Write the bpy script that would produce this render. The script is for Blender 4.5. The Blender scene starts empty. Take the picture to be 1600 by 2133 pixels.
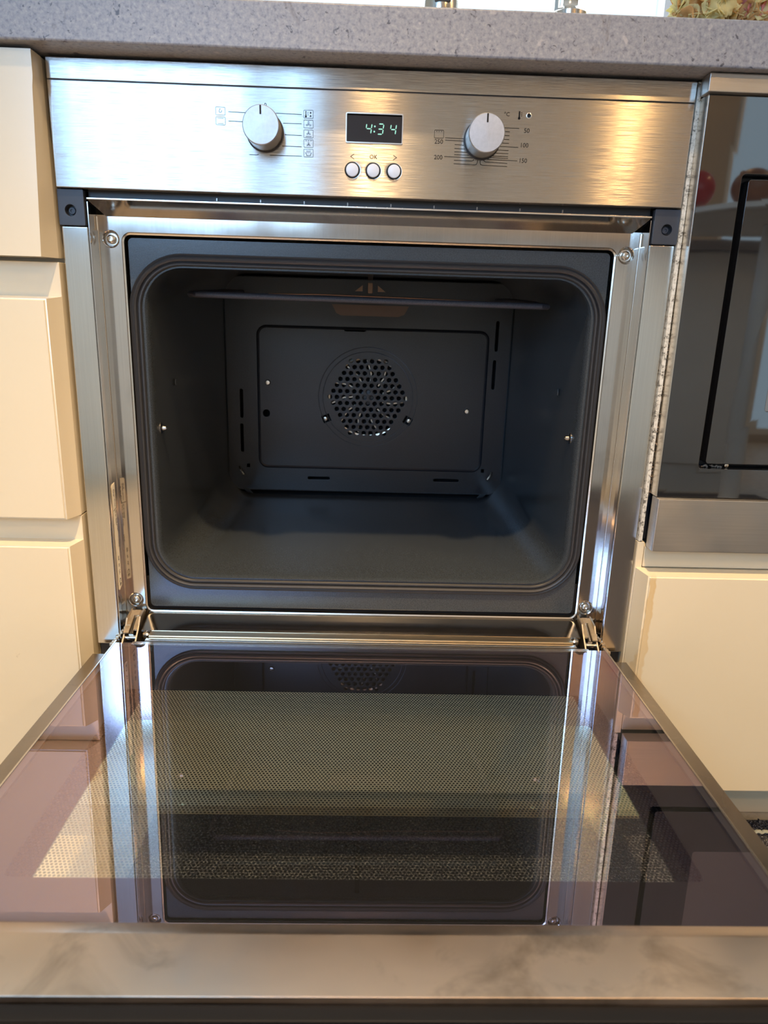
import bpy, bmesh, math, random
from mathutils import Vector, Matrix, Euler
random.seed(7)
PI = math.pi
SC = bpy.context.scene
COL = SC.collection
# ---------------------------------------------------------------- camera
cam_d = bpy.data.cameras.new('camera'); cam = bpy.data.objects.new('camera', cam_d); COL.objects.link(cam)
cam.location = (-0.0013665, -0.7368219, 0.6385968)
cam.rotation_euler = (1.2958, -0.0287, -0.0206)
cam_d.sensor_fit = 'VERTICAL'; cam_d.sensor_height = 36.0; cam_d.lens = 36.0 * 1491.83 / 2133.0
cam_d.clip_start = 0.01; cam_d.clip_end = 60
cam_d.dof.use_dof = True; cam_d.dof.focus_distance = 0.78; cam_d.dof.aperture_fstop = 9.0
SC.camera = cam
# ---------------------------------------------------------------- colour management
SC.view_settings.view_transform = 'Standard'; SC.view_settings.look = 'None'
SC.view_settings.exposure = 0.15; SC.view_settings.gamma = 1.0; SC.view_settings.use_curve_mapping = False
SC.cycles.use_denoising = True
SC.cycles.max_bounces = 12; SC.cycles.transparent_max_bounces = 24; SC.cycles.glossy_bounces = 6
SC.cycles.sample_clamp_indirect = 6.0
# ---------------------------------------------------------------- sky outside the windows
w = bpy.data.worlds.new('world'); SC.world = w; w.use_nodes = True
w.node_tree.nodes['Background'].inputs[0].default_value = (0.64, 0.82, 1.0, 1)
w.node_tree.nodes['Background'].inputs[1].default_value = 1.75
# ---------------------------------------------------------------- window daylight (area lamps in the window openings)
def area(name, loc, rot, sx, sy, power, col):
    l = bpy.data.lights.new(name, 'AREA'); l.shape = 'RECTANGLE'; l.size = sx; l.size_y = sy
    l.energy = power; l.color = col
    o = bpy.data.objects.new(name, l); COL.objects.link(o); o.location = loc; o.rotation_euler = rot
    return o
area('daylight_garden_window', (-1.08, -3.17, 1.66), (PI/2, 0, 0), 0.93, 1.14, 40, (0.30, 0.58, 1.0))
area('daylight_garden_window_side', (-0.40, -3.17, 1.66), (PI/2, 0, 0), 0.20, 1.14, 6, (0.30, 0.58, 1.0))
area('daylight_worktop_window', (0.0, 0.66, 1.55), (-PI/2, 0, 0), 3.4, 1.1, 28, (0.95, 0.98, 1.0))
# warm ceiling downlights are built with their fittings further down
LAMP_W = 1.0
LAMPS = [(0.0, -0.83, 58.0), (1.2, -2.6, 13.0), (0.0, -2.3, 7.0), (2.3, -1.5, 14.0)]  # last entry is an added fill lamp, placed where no reflection shows it

# ================================================================ helpers (coordinates in mm, z = 0 at the oven's top edge)
ZF = 850.0
def P(x, y, z): return Vector((x/1000.0, y/1000.0, (z+ZF)/1000.0))
def finish(me, smooth=True, ang=35):
    bm = bmesh.new(); bm.from_mesh(me)
    bmesh.ops.recalc_face_normals(bm, faces=bm.faces)
    lim = math.radians(ang)
    for e in bm.edges:
        if len(e.link_faces) == 2: e.smooth = e.calc_face_angle(0) < lim
    for f in bm.faces: f.smooth = smooth
    uv = bm.loops.layers.uv.get('UVMap') or bm.loops.layers.uv.new('UVMap')
    for f in bm.faces:
        n = f.normal; a = (abs(n.x), abs(n.y), abs(n.z)); k = a.index(max(a))
        for l in f.loops:
            c = l.vert.co
            l[uv].uv = (c.y, c.z) if k == 0 else ((c.x, c.z) if k == 1 else (c.x, c.y))
    bm.to_mesh(me); bm.free()
def props(o, label=None, cat=None, group=None, kind=None):
    if label: o['label'] = label
    if cat: o['category'] = cat
    if group: o['group'] = group
    if kind: o['kind'] = kind
    return o
def thing(name, loc, label, cat, group=None):
    o = bpy.data.objects.new(name, None); COL.objects.link(o); o.location = P(*loc); o.empty_display_size = 0.05
    return props(o, label, cat, group)
def wloc(o):
    v = Vector((0, 0, 0))
    while o: v += o.location; o = o.parent
    return v
def link(name, me, mat, parent=None, label=None, smooth=True, ang=35, fin=True):
    """me is in world metres"""
    if fin: finish(me, smooth, ang)
    o = bpy.data.objects.new(name, me); COL.objects.link(o)
    vs = [v.co for v in me.vertices]
    lo = Vector((min(v.x for v in vs), min(v.y for v in vs), min(v.z for v in vs)))
    hi = Vector((max(v.x for v in vs), max(v.y for v in vs), max(v.z for v in vs)))
    org = Vector(((lo.x+hi.x)/2, (lo.y+hi.y)/2, lo.z))
    me.transform(Matrix.Translation(-org))
    o.location = org
    if parent: o.parent = parent; o.location = org - wloc(parent)
    for m in (mat if isinstance(mat, (list, tuple)) else [mat]): me.materials.append(m)
    if label: o['label'] = label
    if smooth and len(me.polygons) > 1:
        wn = o.modifiers.new('weighted_normals', 'WEIGHTED_NORMAL'); wn.keep_sharp = True; wn.weight = 50
    return o
class MB:
    def __init__(s): s.v = []; s.f = []; s.mi = []
    def add(s, vs, fs, mi=0):
        b = len(s.v); s.v += [Vector(v) for v in vs]; s.f += [tuple(i+b for i in f) for f in fs]; s.mi += [mi]*len(fs)
        return s
    def box(s, x0, x1, y0, y1, z0, z1, bev=0, mi=0, seg=2):
        bm = bmesh.new(); bmesh.ops.create_cube(bm, size=1)
        for v in bm.verts: v.co = Vector(((x0+x1)/2+v.co.x*(x1-x0), (y0+y1)/2+v.co.y*(y1-y0), (z0+z1)/2+v.co.z*(z1-z0)))
        if bev: bmesh.ops.bevel(bm, geom=bm.edges[:], offset=bev, segments=seg, affect='EDGES', profile=0.5)
        return s.bm(bm, mi)
    def bm(s, bm, mi=0):
        bm.verts.index_update()
        s.add([v.co.copy() for v in bm.verts], [[v.index for v in f.verts] for f in bm.faces], mi); bm.free(); return s
    def prism(s, poly, a, b, axis='y', mi=0):
        """poly: 2D points; axis 'y': (x,z), 'x': (y,z), 'z': (x,y)"""
        def q(p, t): return {'y': (p[0], t, p[1]), 'x': (t, p[0], p[1]), 'z': (p[0], p[1], t)}[axis]
        n = len(poly)
        return s.add([q(p, a) for p in poly]+[q(p, b) for p in poly],
                     [tuple(range(n)), tuple(range(2*n-1, n-1, -1))]+[(i, (i+1) % n, n+(i+1) % n, n+i) for i in range(n)], mi)
    def lathe(s, c, prof, axis=(0, -1, 0), n=32, mi=0, caps=True):
        """prof: (radius, height) along axis from centre c"""
        ax = Vector(axis).normalized(); u = ax.orthogonal().normalized(); w_ = ax.cross(u); c = Vector(c)
        vs = []; fs = []
        for r, h in prof:
            for i in range(n):
                a = 2*PI*i/n; vs.append(c+ax*h+(u*math.cos(a)+w_*math.sin(a))*max(r, 1e-4))
        m = len(prof)
        for j in range(m-1):
            for i in range(n): fs.append((j*n+i, j*n+(i+1) % n, (j+1)*n+(i+1) % n, (j+1)*n+i))
        if caps: fs.append(tuple(range(n-1, -1, -1))); fs.append(tuple((m-1)*n+i for i in range(n)))
        return s.add(vs, fs, mi)
    def tube(s, pts, r, n=10, closed=False, mi=0):
        pts = [Vector(p) for p in pts]; vs = []; fs = []; m = len(pts); u = None
        for i, p in enumerate(pts):
            a = pts[(i-1) % m] if (closed or i > 0) else p; b = pts[(i+1) % m] if (closed or i < m-1) else p
            t = (b-a).normalized()
            if u is None: u = t.orthogonal().normalized()
            else: u = (u-t*u.dot(t)); u = u.normalized() if u.length > 1e-6 else t.orthogonal().normalized()
            w_ = t.cross(u); rr_ = r[i] if isinstance(r, (list, tuple)) else r
            for k in range(n): a_ = 2*PI*k/n; vs.append(p+(u*math.cos(a_)+w_*math.sin(a_))*rr_)
        for i in range(m if closed else m-1):
            for k in range(n): fs.append((i*n+k, i*n+(k+1) % n, ((i+1) % m)*n+(k+1) % n, ((i+1) % m)*n+k))
        if not closed: fs.append(tuple(range(n-1, -1, -1))); fs.append(tuple((m-1)*n+k for k in range(n)))
        return s.add(vs, fs, mi)
    def loft(s, rings, mi=0, cap0=False, cap1=False, close=True):
        n = len(rings[0]); vs = [p for r in rings for p in r]; fs = []
        for j in range(len(rings)-1):
            for i in range(n if close else n-1): fs.append((j*n+i, j*n+(i+1) % n, (j+1)*n+(i+1) % n, (j+1)*n+i))
        if cap0: fs.append(tuple(range(n-1, -1, -1)))
        if cap1: fs.append(tuple((len(rings)-1)*n+i for i in range(n)))
        return s.add(vs, fs, mi)
    def xf(s, fn): s.v = [Vector(fn(v)) for v in s.v]; return s
    def mesh(s):
        me = bpy.data.meshes.new('m'); me.from_pydata([P(*v) for v in s.v], [], s.f); me.update()
        for p, m in zip(me.polygons, s.mi): p.material_index = m
        return me
    def obj(s, name, mat, parent=None, label=None, smooth=True, ang=35):
        me = s.mesh(); me.name = name
        return link(name, me, mat, parent, label, smooth, ang)
def rr(x0, x1, z0, z1, r, n=8):
    pts = []
    for cx, cz, a0 in ((x1-r, z1-r, 0), (x0+r, z1-r, PI/2), (x0+r, z0+r, PI), (x1-r, z0+r, 1.5*PI)):
        for i in range(n+1):
            a = a0+PI/2*i/n; pts.append((cx+r*math.cos(a), cz+r*math.sin(a)))
    return pts
def circ(cx, cz, r, n=20): return [(cx+r*math.cos(2*PI*i/n), cz+r*math.sin(2*PI*i/n)) for i in range(n)]
DG = None
def plate(outline, holes, y0, y1, bev=0.0, mi=0, axis='y'):
    """flat sheet with holes in the XZ plane between y0 and y1 (filled 2D curve turned to mesh)"""
    cu = bpy.data.curves.new('c', 'CURVE'); cu.dimensions = '2D'; cu.fill_mode = 'BOTH'
    for poly in [outline]+holes:
        sp = cu.splines.new('POLY'); sp.points.add(len(poly)-1); sp.use_cyclic_u = True
        for p, q in zip(sp.points, poly): p.co = (q[0], q[1], 0, 1)
    cu.extrude = abs(y1-y0)/2-bev
    if bev: cu.bevel_depth = bev; cu.bevel_resolution = 1; cu.offset = -bev
    ob = bpy.data.objects.new('c', cu); COL.objects.link(ob)
    dg = bpy.context.evaluated_depsgraph_get(); dg.update()
    me = bpy.data.meshes.new_from_object(ob.evaluated_get(dg))
    m = MB(); ym = (y0+y1)/2
    if axis == 'y': m.add([(v.co.x, ym-v.co.z, v.co.y) for v in me.vertices], [tuple(p.vertices) for p in me.polygons], mi)
    else: m.add([(v.co.x, v.co.y, ym+v.co.z) for v in me.vertices], [tuple(p.vertices) for p in me.polygons], mi)
    bpy.data.objects.remove(ob); bpy.data.curves.remove(cu); bpy.data.meshes.remove(me)
    bm = bmesh.new()
    for v in m.v: bm.verts.new(v)
    bm.verts.ensure_lookup_table()
    for f in m.f:
        try: bm.faces.new([bm.verts[i] for i in f])
        except ValueError: pass
    bmesh.ops.remove_doubles(bm, verts=bm.verts, dist=0.002)
    bm.verts.index_update()
    return MB().bm(bm, mi)
def text_mb(txt, x, z, size, y, depth=0.12, align='CENTER', rot=None):
    cu = bpy.data.curves.new('t', 'FONT'); cu.body = txt; cu.size = size; cu.align_x = align; cu.align_y = 'CENTER'
    cu.extrude = depth/2; cu.resolution_u = 3; cu.offset = size*0.006
    ob = bpy.data.objects.new('t', cu); COL.objects.link(ob)
    dg = bpy.context.evaluated_depsgraph_get(); dg.update()
    me = bpy.data.meshes.new_from_object(ob.evaluated_get(dg))
    m = MB(); m.add([(x+v.co.x, y-v.co.z, z+v.co.y) if rot is None else rot(v.co.x, v.co.y, v.co.z) for v in me.vertices], [tuple(p.vertices) for p in me.polygons])
    bpy.data.objects.remove(ob); bpy.data.curves.remove(cu); bpy.data.meshes.remove(me)
    return m
def line_mb(m, pts, wd, y, d=0.12):
    """thin printed stroke along pts (x,z)"""
    for (xa, za), (xb, zb) in zip(pts[:-1], pts[1:]):
        dx, dz = xb-xa, zb-za; L = math.hypot(dx, dz) or 1; nx, nz = -dz/L*wd/2, dx/L*wd/2; ex, ez = dx/L*wd/2*.8, dz/L*wd/2*.8
        m.prism([(xa-ex+nx, za-ez+nz), (xa-ex-nx, za-ez-nz), (xb+ex-nx, zb+ez-nz), (xb+ex+nx, zb+ez+nz)], y-d, y+d)
    return m

# ================================================================ materials
def mat(name, base=(0.5, 0.5, 0.5), rough=0.5, metal=0.0, spec=0.5, coat=0.0, coat_r=0.05, emit=None, es=0, aniso=0, arot=0):
    m = bpy.data.materials.new(name); m.use_nodes = True; nt = m.node_tree; b = nt.nodes['Principled BSDF']
    b.inputs['Base Color'].default_value = (*base, 1); b.inputs['Roughness'].default_value = rough
    b.inputs['Metallic'].default_value = metal; b.inputs['Specular IOR Level'].default_value = spec
    b.inputs['Coat Weight'].default_value = coat; b.inputs['Coat Roughness'].default_value = coat_r
    if emit: b.inputs['Emission Color'].default_value = (*emit, 1); b.inputs['Emission Strength'].default_value = es
    if aniso:
        b.inputs['Anisotropic'].default_value = aniso; b.inputs['Anisotropic Rotation'].default_value = arot
        t = nt.nodes.new('ShaderNodeTangent'); t.direction_type = 'UV_MAP'; t.uv_map = 'UVMap'
        nt.links.new(t.outputs[0], b.inputs['Tangent'])
    return m
def nodes(m): return m.node_tree.nodes, m.node_tree.links, m.node_tree.nodes['Principled BSDF']
def coords(m, scale=(1, 1, 1), kind='Object', rot=(0, 0, 0)):
    N, L, b = nodes(m); tc = N.new('ShaderNodeTexCoord'); mp = N.new('ShaderNodeMapping'); mp.inputs['Scale'].default_value = scale
    mp.inputs['Rotation'].default_value = rot
    L.new(tc.outputs[kind], mp.inputs['Vector']); return mp.outputs[0]
def noise(m, vec, scale=5, detail=4, rough=0.5, dist=0):
    N, L, b = nodes(m); n = N.new('ShaderNodeTexNoise'); n.inputs['Scale'].default_value = scale
    n.inputs['Detail'].default_value = detail; n.inputs['Roughness'].default_value = rough; n.inputs['Distortion'].default_value = dist
    L.new(vec, n.inputs['Vector']); return n.outputs['Fac']
def ramp(m, fac, stops, interp='LINEAR'):
    N, L, b = nodes(m); r = N.new('ShaderNodeValToRGB'); r.color_ramp.interpolation = interp
    e = r.color_ramp.elements
    while len(e) < len(stops): e.new(0.5)
    for i, (p, c) in enumerate(stops): e[i].position = p; e[i].color = (*c, 1) if len(c) == 3 else c
    L.new(fac, r.inputs[0]); return r.outputs[0]
def g(v): return (v, v, v)
def mix(m, fac, a, b_, mode='MIX'):
    N, L, b = nodes(m); x = N.new('ShaderNodeMix'); x.data_type = 'RGBA'; x.blend_type = mode
    for sock, val in ((x.inputs[0], fac), (x.inputs[6], a), (x.inputs[7], b_)):
        if isinstance(val, bpy.types.NodeSocket): L.new(val, sock)
        elif isinstance(val, (int, float)): sock.default_value = val
        else: sock.default_value = (*val, 1)
    return x.outputs[2]
def bump(m, h, strength=0.2, dist=0.001):
    N, L, b = nodes(m); n = N.new('ShaderNodeBump'); n.inputs['Strength'].default_value = strength; n.inputs['Distance'].default_value = dist
    L.new(h, n.inputs['Height']); L.new(n.outputs[0], b.inputs['Normal'])
def setin(m, name, sock): nodes(m)[1].new(sock, nodes(m)[2].inputs[name])

def brushed(name, base, rough, aniso, arot, sx, sz, smudge=0.0, sy=20):
    m = mat(name, base, rough, 1.0, aniso=aniso, arot=arot)
    v = coords(m, (sx, sy, sz)); n = noise(m, v, 1.0, 3, 0.6)
    c = ramp(m, n, [(0.3, tuple(x*0.93 for x in base)), (0.7, tuple(min(1, x*1.05) for x in base))])
    if smudge:
        v2 = coords(m, (1, 1, 1)); n2 = noise(m, v2, 18, 5, 0.6, 0.6)
        c = mix(m, ramp(m, n2, [(0.55, g(0)), (0.75, g(smudge))]), c, tuple(x*0.45 for x in base))
        r = ramp(m, noise(m, v2, 9, 4, 0.6), [(0.35, g(rough*0.8)), (0.7, g(rough*1.35))]); setin(m, 'Roughness', r)
    setin(m, 'Base Color', c)
    return m
M = {}
M['fascia'] = brushed('brushed_steel_fascia', (0.52, 0.495, 0.46), 0.23, 1.0, 0.25, 12, 2500)
def scatter_z(m, k):
    N, L, b = nodes(m); v = coords(m, (40, 1, 7500)); n = noise(m, v, 1.0, 1, 0.5)
    a = N.new('ShaderNodeMath'); a.operation = 'MULTIPLY_ADD'; L.new(n, a.inputs[0]); a.inputs[1].default_value = k; a.inputs[2].default_value = -k/2
    c = N.new('ShaderNodeCombineXYZ'); L.new(a.outputs[0], c.inputs[2]); ge = N.new('ShaderNodeNewGeometry')
    s = N.new('ShaderNodeVectorMath'); s.operation = 'ADD'; L.new(ge.outputs['Normal'], s.inputs[0]); L.new(c.outputs[0], s.inputs[1])
    n2 = N.new('ShaderNodeVectorMath'); n2.operation = 'NORMALIZE'; L.new(s.outputs[0], n2.inputs[0]); L.new(n2.outputs[0], b.inputs['Normal'])
scatter_z(M['fascia'], 1.15)
M['post'] = brushed('brushed_steel_post', (0.66, 0.64, 0.60), 0.14, 0.7, 0.0, 1800, 10, 0.0)
M['frame'] = brushed('polished_steel_frame', (0.60, 0.56, 0.52), 0.09, 0.0, 0, 1200, 8, 0.25)
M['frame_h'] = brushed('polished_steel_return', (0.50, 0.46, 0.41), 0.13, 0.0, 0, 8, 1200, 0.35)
M['rim'] = mat('bright_pressed_steel', (0.75, 0.70, 0.62), 0.22, 1.0)
M['sill'] = mat('yellowed_sill_steel', (0.70, 0.57, 0.38), 0.28, 1.0)
M['knob_cap'] = brushed('satin_aluminium_cap', (0.45, 0.46, 0.48), 0.45, 0.0, 0, 300, 300, 0.12)
M['knob_side'] = mat('knob_side_metal', (0.32, 0.29, 0.26), 0.3, 1.0)
M['black'] = mat('black_plastic', (0.012, 0.013, 0.016), 0.42)
M['block'] = mat('graphite_plastic', (0.035, 0.042, 0.058), 0.45)
M['button'] = mat('pale_blue_button', (0.62, 0.70, 0.84), 0.35)
M['print'] = mat('printed_ink', (0.022, 0.02, 0.018), 0.7, spec=0.1)
M['display'] = mat('display_glass', (0.012, 0.017, 0.028), 0.08, spec=0.8)
M['digit'] = mat('display_digit', (0.1, 0.3, 0.22), 0.5, emit=(0.42, 0.85, 0.66), es=0.75)
M['gasket'] = mat('grey_gasket', (0.030, 0.031, 0.034), 0.42)
M['hinge'] = brushed('greasy_hinge_steel', (0.62, 0.53, 0.41), 0.33, 0, 0, 300, 300, 0.8)
M['screw'] = mat('screw_steel', (0.70, 0.66, 0.60), 0.2, 1.0)
M['dark'] = mat('dark_void', (0.004, 0.004, 0.005), 0.9)

def enamel_mat(name, base, rough):
    m = mat(name, base, rough, 0, 0.5)
    v = coords(m, (1, 1, 1)); n = noise(m, v, 900, 2, 0.6)
    c = ramp(m, n, [(0.35, base), (0.72, tuple(x*1.8+0.004 for x in base))])
    setin(m, 'Base Color', c); bump(m, noise(m, v, 420, 2), 0.06, 0.0006)
    return m
M['enamel'] = enamel_mat('speckled_enamel', (0.031, 0.038, 0.045), 0.22)
M['enamel_back_shade'] = enamel_mat('speckled_enamel_back_shade', (0.007, 0.009, 0.013), 0.30)  # same enamel, darker and bluer: the back wall's shade put into the colour

def cream_mat(name, stain=False):
    base = (0.77, 0.68, 0.48)
    m = mat(name, base, 0.28, 0, 0.45, coat=0.8, coat_r=0.12)
    v = coords(m, (1, 1, 1)); n = noise(m, v, 3.0, 3, 0.5)
    c = ramp(m, n, [(0.3, (0.75, 0.655, 0.46)), (0.7, (0.79, 0.70, 0.52))])
    sp = noise(m, v, 70, 3, 0.55)
    c = mix(m, ramp(m, sp, [(0.74, g(0)), (0.80, g(0.45))]), c, (0.35, 0.23, 0.12))
    if stain:
        N, L, b = nodes(m); tc = N.new('ShaderNodeTexCoord'); sx = N.new('ShaderNodeSeparateXYZ'); L.new(tc.outputs['Object'], sx.inputs[0])
        wob = noise(m, v, 26, 3, 0.6)
        a = N.new('ShaderNodeMath'); a.operation = 'MULTIPLY_ADD'; L.new(wob, a.inputs[0]); a.inputs[1].default_value = 0.022; L.new(sx.outputs[0], a.inputs[2])
        k = ramp(m, a.outputs[0], [(0.0, g(0)), (1.0, g(0))])
        r = k.node.color_ramp; 
        mr = N.new('ShaderNodeMapRange'); L.new(a.outputs[0], mr.inputs['Value'])
        mr.inputs['From Min'].default_value = STAIN_X-0.010; mr.inputs['From Max'].default_value = STAIN_X+0.010
        L.new(mr.outputs[0], r_in(k))
        e = r.elements; e[0].position = 0.25; e[0].color = (0, 0, 0, 1); e[1].position = 0.75; e[1].color = (0, 0, 0, 1)
        for p, val in ((0.33, 0.8), (0.5, 0.75), (0.66, 0.85)):
            x = e.new(p); x.color = (val, val, val, 1)
        mz = N.new('ShaderNodeMapRange'); L.new(sx.outputs[2], mz.inputs['Value'])
        mz.inputs['From Min'].default_value = 0.0; mz.inputs['From Max'].default_value = 0.27
        mzr = ramp(m, mz.outputs[0], [(0.0, g(0.1)), (0.98, g(0.8)), (1.0, g(0.0))])
        fac = mix(m, 1.0, k, mzr, 'MULTIPLY')
        c = mix(m, fac, c, (0.62, 0.40, 0.13))
    setin(m, 'Base Color', c)
    return m
def r_in(sock): return sock.node.inputs[0]
STAIN_X = -0.2765
M['cream'] = cream_mat('cream_lacquer')
M['cream_stain'] = cream_mat('cream_lacquer_stained', True)

def stone():
    m = mat('speckled_grey_stone', (0.45, 0.45, 0.47), 0.38, 0, 0.4)
    v = coords(m, (1, 1, 1))
    a = noise(m, v, 260, 5, 0.7); c = ramp(m, a, [(0.30, (0.15, 0.15, 0.18)), (0.45, (0.27, 0.275, 0.30)), (0.60, (0.34, 0.335, 0.345)), (0.75, (0.46, 0.45, 0.44))])
    b_ = noise(m, v, 150, 3, 0.6, 0.8); c = mix(m, ramp(m, b_, [(0.64, g(0)), (0.70, g(0.9))]), c, (0.07, 0.07, 0.085))
    d = noise(m, coords(m, (1, 1, 0.5), rot=(0, 0.6, 0)), 24, 5, 0.65, 1.5); c = mix(m, ramp(m, d, [(0.62, g(0)), (0.70, g(0.55))]), c, (0.15, 0.13, 0.12))
    e = noise(m, v, 95, 2, 0.5); c = mix(m, ramp(m, e, [(0.68, g(0)), (0.74, g(0.6))]), c, (0.52, 0.48, 0.46))
    setin(m, 'Base Color', c); bump(m, a, 0.15, 0.0008); return m
M['stone'] = stone()
def pane_mat(name, refl, trans, rough=0.0, dots=False, ior=0.0):
    """coated thin glass: mirror layer over a clear (tinted) transmitting layer"""
    m = bpy.data.materials.new(name); m.use_nodes = True; nt = m.node_tree; N, L = nt.nodes, nt.links
    N.remove(N['Principled BSDF']); out = N['Material Output']
    gl = N.new('ShaderNodeBsdfGlossy'); gl.inputs['Color'].default_value = (*refl, 1); gl.inputs['Roughness'].default_value = rough
    tr = N.new('ShaderNodeBsdfTransparent'); tr.inputs['Color'].default_value = (*trans, 1)
    lw = N.new('ShaderNodeFresnel'); lw.inputs['IOR'].default_value = 1.5
    wh = N.new('ShaderNodeBsdfGlossy'); wh.inputs['Roughness'].default_value = rough; wh.inputs['Color'].default_value = (0.9, 0.9, 0.9, 1)
    ad = N.new('ShaderNodeAddShader'); L.new(gl.outputs[0], ad.inputs[0]); L.new(tr.outputs[0], ad.inputs[1])
    mx = N.new('ShaderNodeMixShader'); L.new(lw.outputs[0], mx.inputs[0]); L.new(ad.outputs[0], mx.inputs[1]); L.new(wh.outputs[0], mx.inputs[2])
    last = mx.outputs[0]
    if dots:
        tc = N.new('ShaderNodeTexCoord'); sp = N.new('ShaderNodeSeparateXYZ'); L.new(tc.outputs['Object'], sp.inputs[0])
        def mth(op, a, b=None, c=None):
            x = N.new('ShaderNodeMath'); x.operation = op
            for i, val in enumerate((a, b, c)):
                if val is None: continue
                if isinstance(val, bpy.types.NodeSocket): L.new(val, x.inputs[i])
                else: x.inputs[i].default_value = val
            return x.outputs[0]
        pitch = 0.0030; row = pitch*0.866*2
        def d2(ox, oy):
            fx = mth('SUBTRACT', mth('FRACT', mth('ADD', mth('DIVIDE', sp.outputs[0], pitch), 1000+ox)), 0.5)
            fy = mth('SUBTRACT', mth('FRACT', mth('ADD', mth('DIVIDE', sp.outputs[1], row), 1000+oy)), 0.5)
            ax = mth('MULTIPLY', fx, pitch); ay = mth('MULTIPLY', fy, row)
            return mth('ADD', mth('MULTIPLY', ax, ax), mth('MULTIPLY', ay, ay))
        dd = mth('MINIMUM', d2(0, 0), d2(0.5, 0.5))
        isdot = mth('LESS_THAN', dd, (0.00102)**2)
        ink = N.new('ShaderNodeBsdfDiffuse'); ink.inputs['Color'].default_value = (0.008, 0.008, 0.009, 1)
        inkg = N.new('ShaderNodeAddShader'); L.new(ink.outputs[0], inkg.inputs[0]); L.new(gl.outputs[0], inkg.inputs[1])
        m2 = N.new('ShaderNodeMixShader'); L.new(isdot, m2.inputs[0]); L.new(last, m2.inputs[1]); L.new(inkg.outputs[0], m2.inputs[2]); last = m2.outputs[0]
    geo = N.new('ShaderNodeNewGeometry'); bk = N.new('ShaderNodeMixShader'); clear = N.new('ShaderNodeBsdfTransparent'); clear.inputs['Color'].default_value = (0.97, 0.98, 0.97, 1)
    L.new(geo.outputs['Backfacing'], bk.inputs[0]); L.new(last, bk.inputs[1]); L.new(clear.outputs[0], bk.inputs[2])
    L.new(bk.outputs[0], out.inputs['Surface'])
    return m
M['inner_glass'] = pane_mat('coated_inner_door_glass', (0.38, 0.29, 0.36), (0.92, 0.93, 0.92))
M['outer_glass'] = pane_mat('dotted_outer_door_glass', (0.20, 0.27, 0.22), (0.92, 0.93, 0.90), dots=True)
M['pane_clear'] = pane_mat('clear_glass', (0.0, 0.0, 0.0), (0.93, 0.96, 0.95))
M['glass_edge'] = mat('pane_edge', (0.72, 0.66, 0.58), 0.25, 1.0)
M['mask'] = mat('black_printed_mask', (0.006, 0.006, 0.007), 0.5, spec=0.2)
M['mw_glass'] = mat('black_appliance_glass', (0.010, 0.010, 0.011), 0.03, spec=1.0, coat=0.8, coat_r=0.02)
M['mw_window'] = mat('grey_appliance_window', (0.10, 0.095, 0.085), 0.06, spec=0.9)
M['mw_steel'] = brushed('appliance_steel_trim', (0.50, 0.47, 0.43), 0.38, 0.6, 0.25, 12, 1800, 0.08)
M['door_steel'] = brushed('door_edge_steel', (0.34, 0.30, 0.26), 0.28, 0, 0, 60, 60, 0.3)
M['end_steel'] = brushed('door_end_steel', (0.56, 0.455, 0.36), 0.36, 0, 0, 10, 400, 0.85)
def chip():
    m = mat('chipboard_edge', (0.72, 0.70, 0.62), 0.6)
    v = coords(m, (1, 1, 1)); c = ramp(m, noise(m, v, 260, 4, 0.7), [(0.36, (0.10, 0.09, 0.07)), (0.47, (0.62, 0.59, 0.50)), (0.7, (0.80, 0.78, 0.70))])
    setin(m, 'Base Color', c); return m
M['chip'] = chip()
M['dust'] = mat('grey_dust', (0.24, 0.19, 0.145), 0.95)
def label_mat():
    m = mat('label_paper', (0.90, 0.85, 0.70), 0.5); return m
M['paper'] = label_mat()
def wallm(name, c, s=4):
    m = mat(name, c, 0.7); v = coords(m, (1, 1, 1)); setin(m, 'Base Color', ramp(m, noise(m, v, s, 4), [(0.3, tuple(x*0.95 for x in c)), (0.7, tuple(min(1, x*1.04) for x in c))])); return m
M['wall'] = wallm('warm_white_plaster', (0.46, 0.40, 0.32))
M['wall_white'] = wallm('white_plaster', (0.85, 0.84, 0.80))
M['ceiling'] = wallm('ceiling_paint', (0.60, 0.57, 0.52))
M['white_unit'] = wallm('white_cabinet_front', (0.90, 0.90, 0.89))
def floorm():
    m = mat('pale_floor_tile', (0.55, 0.48, 0.37), 0.35); v = coords(m, (1, 1, 1))
    c = ramp(m, noise(m, v, 30, 6, 0.7), [(0.3, (0.36, 0.30, 0.21)), (0.55, (0.58, 0.51, 0.40)), (0.8, (0.66, 0.60, 0.50))]); setin(m, 'Base Color', c); return m
M['floor'] = floorm()
def rugm():
    m = mat('dark_rug_yarn', (0.05, 0.05, 0.06), 0.9, spec=0.1); v = coords(m, (1, 1, 1))
    c = ramp(m, noise(m, v, 420, 3, 0.7), [(0.38, (0.012, 0.012, 0.016)), (0.52, (0.06, 0.06, 0.075)), (0.66, (0.30, 0.29, 0.30))]); setin(m, 'Base Color', c)
    bump(m, noise(m, v, 300, 2), 0.8, 0.004); return m
M['rug'] = rugm()
M['stitch'] = mat('cream_stitch_yarn', (0.85, 0.78, 0.52), 0.8)
M['chrome'] = mat('tap_chrome', (0.75, 0.72, 0.68), 0.15, 1.0)
def petal(name, c):
    m = mat(name, c, 0.7); N, L, b = nodes(m); tr = N.new('ShaderNodeBsdfTranslucent'); tr.inputs['Color'].default_value = (*c, 1)
    mx = N.new('ShaderNodeMixShader'); mx.inputs[0].default_value = 0.55
    L.new(b.outputs[0], mx.inputs[1]); L.new(tr.outputs[0], mx.inputs[2]); L.new(mx.outputs[0], N['Material Output'].inputs['Surface']); return m
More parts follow.
